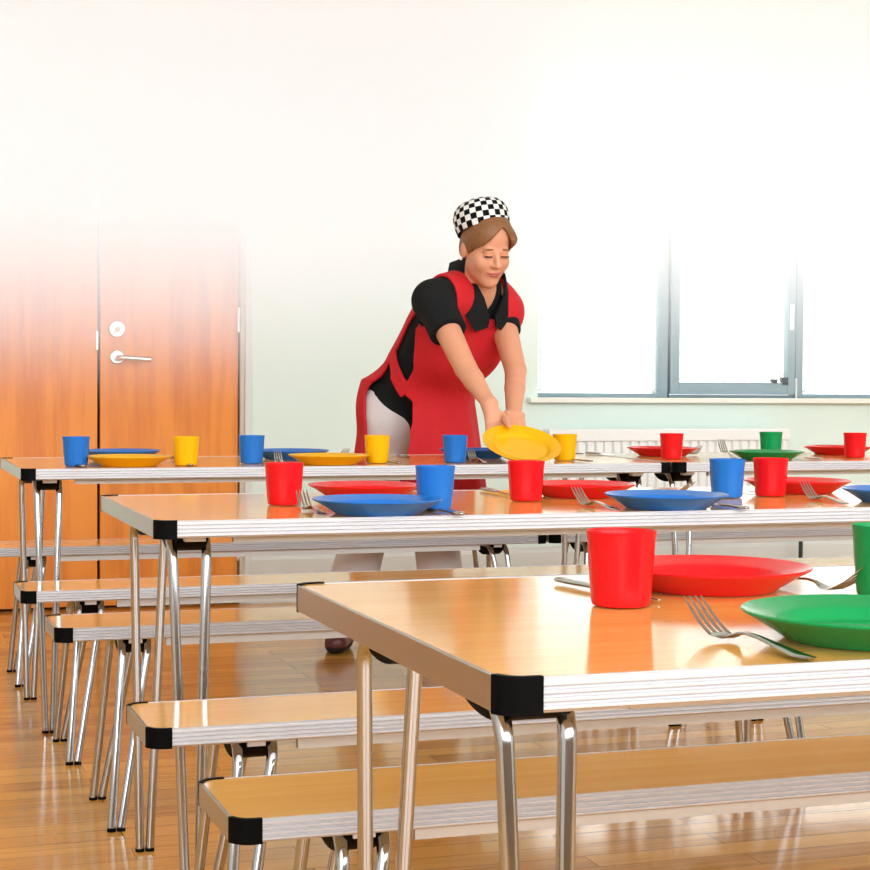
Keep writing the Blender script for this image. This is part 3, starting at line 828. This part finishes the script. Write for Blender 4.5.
# checked cap: squares are cloth, in rows round the head
bm = bmesh.new(); nseg = 28; sub = 3; rows = []
prof = [(.0925, .000), (.0965, .020), (.0975, .040), (.0960, .058), (.0910, .074), (.0800, .088), (.0630, .097), (.0430, .102), (.0210, .105), (.0015, .106)]
for r, z in prof:
    rows.append([bm.verts.new(hc + HXa * (r * .98 * math.cos(a)) + HYa * (r * 1.14 * math.sin(a)) + HA * z - ORG) for a in [2 * PI * i / (nseg * sub) for i in range(nseg * sub)]])
for k in range(len(rows) - 1):
    for i in range(nseg * sub):
        j = (i + 1) % (nseg * sub); f_ = bm.faces.new((rows[k][i], rows[k][j], rows[k + 1][j], rows[k + 1][i]))
        f_.material_index = (i // sub + k) % 2
inner = [bm.verts.new(hc + HXa * (.088 * .98 * math.cos(a)) + HYa * (.088 * 1.14 * math.sin(a)) + HA * .004 - ORG) for a in [2 * PI * i / (nseg * sub) for i in range(nseg * sub)]]
for i in range(nseg * sub):
    j = (i + 1) % (nseg * sub); bm.faces.new((rows[0][j], rows[0][i], inner[i], inner[j]))
bm.faces.new(rows[-1]); 
from_bm('checked_cap', bm, [M['hat_b'], M['hat_w']], person, smooth=50)

# shirt with sleeves and a collar
lo = np.minimum.reduce([J['P'], J['RS'], J['LS'], J['RE'], J['N']]) - .22; hi = np.maximum.reduce([J['P'], J['RS'], J['LS'], J['N']]) + .22
S_ = Field(lo, hi, .0045); torso(S_, .015)
for s in 'RL':
    a, b = J[s + 'S'], J[s + 'E']; S_.cone(a, a + (b - a) * (.50 if s == 'R' else .36), *((.064, .064) if s == 'R' else (.060, .056)), .03)
S_.cone(J['N'] - AX * .05, J['N'] + AX * .02, .078, .064, .02)
X, Y, Z = S_.all()
def dot(v, o): return (X - o[0]) * v[0] + (Y - o[1]) * v[1] + (Z - o[2]) * v[2]
for s in 'RL':
    a, b = J[s + 'S'], J[s + 'E']; d = n3(b - a); ln = np.linalg.norm(b - a)
    t = dot(d, a); q = np.sqrt(np.maximum(dot(LAT, a) ** 2 * 0 + (X - a[0]) ** 2 + (Y - a[1]) ** 2 + (Z - a[2]) ** 2 - t ** 2, 0))
    S_.f = np.where((q < .085) & (t > ln * .30), np.maximum(S_.f, t - ln * (.48 if s == 'R' else .36)), S_.f)
aa = dot(AX, J['P']) / TL_; lat = dot(LAT, J['P']); fr = dot(FR, J['P'])
S_.f = np.maximum(S_.f, .95 * (np.float32(-.045) - aa) * TL_)                      # hem
nb = J['N']; hd = n3(hp(0, -.02, -.07) - nb)
qn = np.sqrt(np.maximum((X - nb[0]) ** 2 + (Y - nb[1]) ** 2 + (Z - nb[2]) ** 2 - dot(hd, nb) ** 2, 0))
S_.f = np.where(qn < .11, np.maximum(S_.f, dot(hd, nb) - .012), S_.f)
vn = np.abs(lat) - (aa - .84) * TL_ * .28                                        # open V below the collar
S_.f = np.where((fr > .03) & (aa > .8), np.maximum(S_.f, -vn), S_.f)
shirt = S_.mesh('polo_shirt', [M['shirt']], person, 2)
# collar: a folded band round the neck whose flaps come to points in front
half = [((1.13, .0, -.078), (1.02, .0, -.118)), ((1.13, .040, -.066), (1.01, .070, -.108)), ((1.12, .066, -.030), (1.00, .110, -.055)), ((1.10, .070, .010), (.97, .118, .010)),
        ((1.06, .062, .050), (.95, .110, .066)), ((1.03, .044, .080), (.91, .092, .110)), ((.98, .026, .104), (.865, .066, .140)), ((.945, .012, .116), (.895, .018, .138))]
ct = half[::-1] + [((a_, -l_, f_), (a2, -l2, f2)) for (a_, l_, f_), (a2, l2, f2) in half[1:]]
bm = bmesh.new(); sec = []
for (u1, u2) in ct:
    p1 = tp(*u1); p2 = tp(*u2); inw = p1 - FR * .0 - hd * .05
    o_ = n3(np.cross(np.cross(p2 - p1, hd) if False else (p2 - p1), np.cross(hd, p2 - p1)) + 1e-9)
    q = (p1 + p2) / 2; rad_ = n3(q - (nb + hd * ((q - nb) @ hd)))
    sec.append([p1 - ORG - rad_ * .004, p1 - ORG + rad_ * .004 + hd * .003, (p1 * .6 + p2 * .4) - ORG + rad_ * .009, p2 - ORG + rad_ * .005, p2 - ORG - rad_ * .003, (p1 * .6 + p2 * .4) - ORG - rad_ * .002])
loft(bm, sec); from_bm('collar', bm, M['shirt'], shirt, smooth=60)

# trousers
lo = np.minimum.reduce([J['P'], J['RA'], J['LA'], J['RK']]) - .2; hi = np.maximum.reduce([J['P'], J['RA'], J['LA'], J['RH']]) + .2
Q = Field(lo, hi, .005)
Q.ell(tp(-.02), (LAT, UP, FWD), (.172, .143, .128), 0)
for s in 'RL':
    Q.cone(J[s + 'H'], J[s + 'K'], .092, .080, .05); Q.cone(J[s + 'K'], J[s + 'A'] + (0, 0, -.01), .082, .092, .04)
X, Y, Z = Q.all()
Q.f = np.maximum(Q.f, .055 - Z); Q.f = np.maximum(Q.f, dot(AX, J['P']) - .045)
Q.f = Q.f + .0022 * np.sin(38 * Z + 14 * X) * np.sin(16 * Y + 9 * Z)
Q.mesh('trousers', [M['trouser']], person, 2)
for s in 'RL':
    F = Field(J[s + 'A'] + (-.25, -.25, -.12), J[s + 'A'] + (.25, .25, .12), .004)
    a = J[s + 'A']; d = WV((-.06, -1, 0)) if s == 'R' else FWD
    F.cone(a + (0, 0, -.035), a + (0, 0, .02), .048, .042, 0); F.cone(a + (0, 0, -.05), a + d * .13 + (0, 0, -.048), .047, .042, .03)
    X, Y, Z = F.all(); F.f = np.maximum(F.f, .0 - Z + .001); F.f = np.maximum(F.f, Z - .115)
    F.mesh('shoe', [M['shoe'], M['sole']], person, 2, pick=lambda c: (c[:, 2] < .026).astype(int))

# tabard: front and back panels joined over the shoulders and by side bands
lo = np.minimum.reduce([J['P'], J['RS'], J['LS']]) - .36; hi = np.maximum.reduce([J['P'], J['RS'], J['LS'], J['N']]) + .25; lo[2] = .56
A = Field(lo, hi, .0045); torso(A, .027)
A.ell(tp(.70, -.092, .045), (LAT, AX, FR), (.10, .17, .085), .06)
A.ell(tp(.36, 0, .055), (LAT, AX, FR), (.135, .20, .085), .09)
X, Y, Z = A.all()
CX = W3((-.050, 6.20, 0)); H2 = n3(np.cross(UP, FWD)); H2 = H2 if H2 @ LAT > 0 else -H2
def drape(X, Y, Z):
    t = np.clip((1.02 - Z) / .42, 0, 1); ra = .192 + .03 * t; rb0 = .165 + .085 * t; rb1 = .225 + .06 * t
    a = (X - CX[0]) * H2[0] + (Y - CX[1]) * H2[1]; b = (X - CX[0]) * FWD[0] + (Y - CX[1]) * FWD[1]
    rb = np.where(b > 0, rb0, rb1); th = np.arctan2(b, a); k0 = np.sqrt((a / ra) ** 2 + (b / rb) ** 2)
    d = (k0 - 1) * np.minimum(ra, rb) + .009 * t * np.sin(9 * th + 1.)
    return np.maximum(d, Z - 1.0)
h = np.clip(.5 + .5 * (A.f - drape(X, Y, Z)) / .05, 0, 1); dd = drape(X, Y, Z)
G = A.f * (1 - h) + dd * h - .05 * h * (1 - h)
aa = dot(AX, J['P']) / TL_; lat = dot(LAT, J['P']); fr = dot(FR, J['P'])
bF = (X - CX[0]) * FWD[0] + (Y - CX[1]) * FWD[1]
low = np.clip((.99 - Z) / .06, 0, 1)                                              # 1 below the waist
f0 = .078 - .12 * np.clip((aa - .45) / .40, 0, 1)
front = (f0 - fr) * (1 - low) + (.122 - bF) * low
back = (fr + .035) * (1 - low) + (bF + .075) * low
# above the bust the panels run over the shoulders
strap = np.maximum(np.maximum(lat - .170, -lat - .22), (.86 - aa) * TL_)
reg = np.minimum(np.minimum(front, back), strap)
arm = np.where(aa > .55, np.maximum(lat - (.165 + .06 * np.clip((.75 - aa) / .2, 0, 1)), -lat - .225), -1)
reg = np.maximum(reg, arm)
ax_ = aa + .55 * fr
band = np.maximum(np.maximum(np.abs(ax_ - .34) * TL_ - .026, -1), np.abs(fr) - .10)
reg = np.minimum(reg, np.maximum(band, Z - 1.2))
neck = np.maximum(np.maximum(np.abs(lat) - .072, (.90 - aa) * TL_), -fr - .05)
reg = np.maximum(reg, -neck)
reg = np.maximum(reg, .595 - Z)
A.f = np.maximum(np.maximum(G, -(G + .011)), reg).astype(np.float32)
tab = A.mesh('tabard', [M['apron']], person, 2)
b_ = Field(tp(.20, .16, .0) - .1, tp(.20, .16, .0) + .1, .003)

# the yellow plate in the hand
hpz = plate_mesh('yellow'); q = Vector(PN).to_track_quat('Z', 'Y')
hpz.rotation_mode = 'QUATERNION'; hpz.rotation_quaternion = q
hpz.location = Vector(PC) - Vector(PN) * .0265
tag(hpz, 'tilted yellow plate held in the hands of the woman, face towards the viewer', 'plate', GP)


# ------------------------------------------------------------------ white haze added to fade out the back wall, thicker with height
m = bpy.data.materials.new('white_fade'); m.use_nodes = True; t = m.node_tree; t.nodes.clear()
o = t.nodes.new('ShaderNodeOutputMaterial'); sc_ = t.nodes.new('ShaderNodeVolumeScatter')
ge = t.nodes.new('ShaderNodeNewGeometry'); sp = t.nodes.new('ShaderNodeSeparateXYZ')
def mth(op, a, b=None, c=None):
    n = t.nodes.new('ShaderNodeMath'); n.operation = op
    for i, v in enumerate((a, b, c)):
        if v is None: continue
        if isinstance(v, (int, float)): n.inputs[i].default_value = v
        else: t.links.new(v, n.inputs[i])
    return n.outputs[0]
t.links.new(ge.outputs['Position'], sp.inputs[0])
HZT = .55
den = mth('MULTIPLY', mth('POWER', mth('MINIMUM', mth('MAXIMUM', mth('SUBTRACT', sp.outputs[2], .82), 0.), 1.15), 2.3), 3.1 / HZT)
fad = t.nodes.new('ShaderNodeMapRange'); t.links.new(sp.outputs[0], fad.inputs['Value'])
fad.inputs['From Min'].default_value = 1.6; fad.inputs['From Max'].default_value = 3.4; fad.inputs['To Min'].default_value = 1.; fad.inputs['To Max'].default_value = .42
den = mth('MULTIPLY', den, fad.outputs['Result'])
t.links.new(den, sc_.inputs['Density']); sc_.inputs['Color'].default_value = (.96, .985, 1, 1); sc_.inputs['Anisotropy'].default_value = -.74
t.links.new(sc_.outputs[0], o.inputs['Volume'])
bm = bmesh.new(); box(bm, XL + .05, XR - .05, BW - .06 - HZT, BW - .06, .82, 3.3)
hz = from_bm('fade_volume', bm, m); hz['kind'] = 'stuff'; hz['label'] = 'white haze added to fade out the upper part of the back wall, doors and windows'; hz['category'] = 'fade_volume'

# ------------------------------------------------------------------ light: bright overcast sky through the windows and the added rear band
w = bpy.data.worlds.new('sky'); SC.world = w; w.use_nodes = True
bg = w.node_tree.nodes['Background']; bg.inputs['Color'].default_value = (.90, .96, 1, 1); bg.inputs['Strength'].default_value = 6.8
sun = bpy.data.lights.new('sun', 'SUN'); sun.energy = 12; sun.angle = .02; sun.color = (1, .98, .95)
so = bpy.data.objects.new('sun', sun); COL.objects.link(so); so.rotation_euler = Vector((-.35, -1, -.75)).to_track_quat('-Z', 'Y').to_euler()
def portal(nm, loc, rot, sx, sy):
    l = bpy.data.lights.new(nm, 'AREA'); l.shape = 'RECTANGLE'; l.size = sx; l.size_y = sy
    l.cycles.is_portal = True
    o = bpy.data.objects.new(nm, l); COL.objects.link(o); o.location = loc; o.rotation_euler = rot
portal('portal_rear', ((XL + XR) / 2, YR - .1, (RZ0 + RZ1) / 2), (PI / 2, 0, 0), XR - XL, RZ1 - RZ0)
portal('portal_back', ((WX0 + WX1) / 2, BW + .2, (WZ0 + WZ1) / 2), (-PI / 2, 0, 0), WX1 - WX0, WZ1 - WZ0)

vs = SC.view_settings
SC.display_settings.display_device = 'sRGB'
vs.view_transform = 'Standard'; vs.look = 'None'; vs.gamma = 1.; vs.use_curve_mapping = False; vs.exposure = 0.
SC.cycles.max_bounces = 8; SC.cycles.diffuse_bounces = 4; SC.cycles.glossy_bounces = 4; SC.cycles.transparent_max_bounces = 12
SC.cycles.use_denoising = True; SC.cycles.volume_bounces = 6
SC.cycles.sample_clamp_indirect = 6.
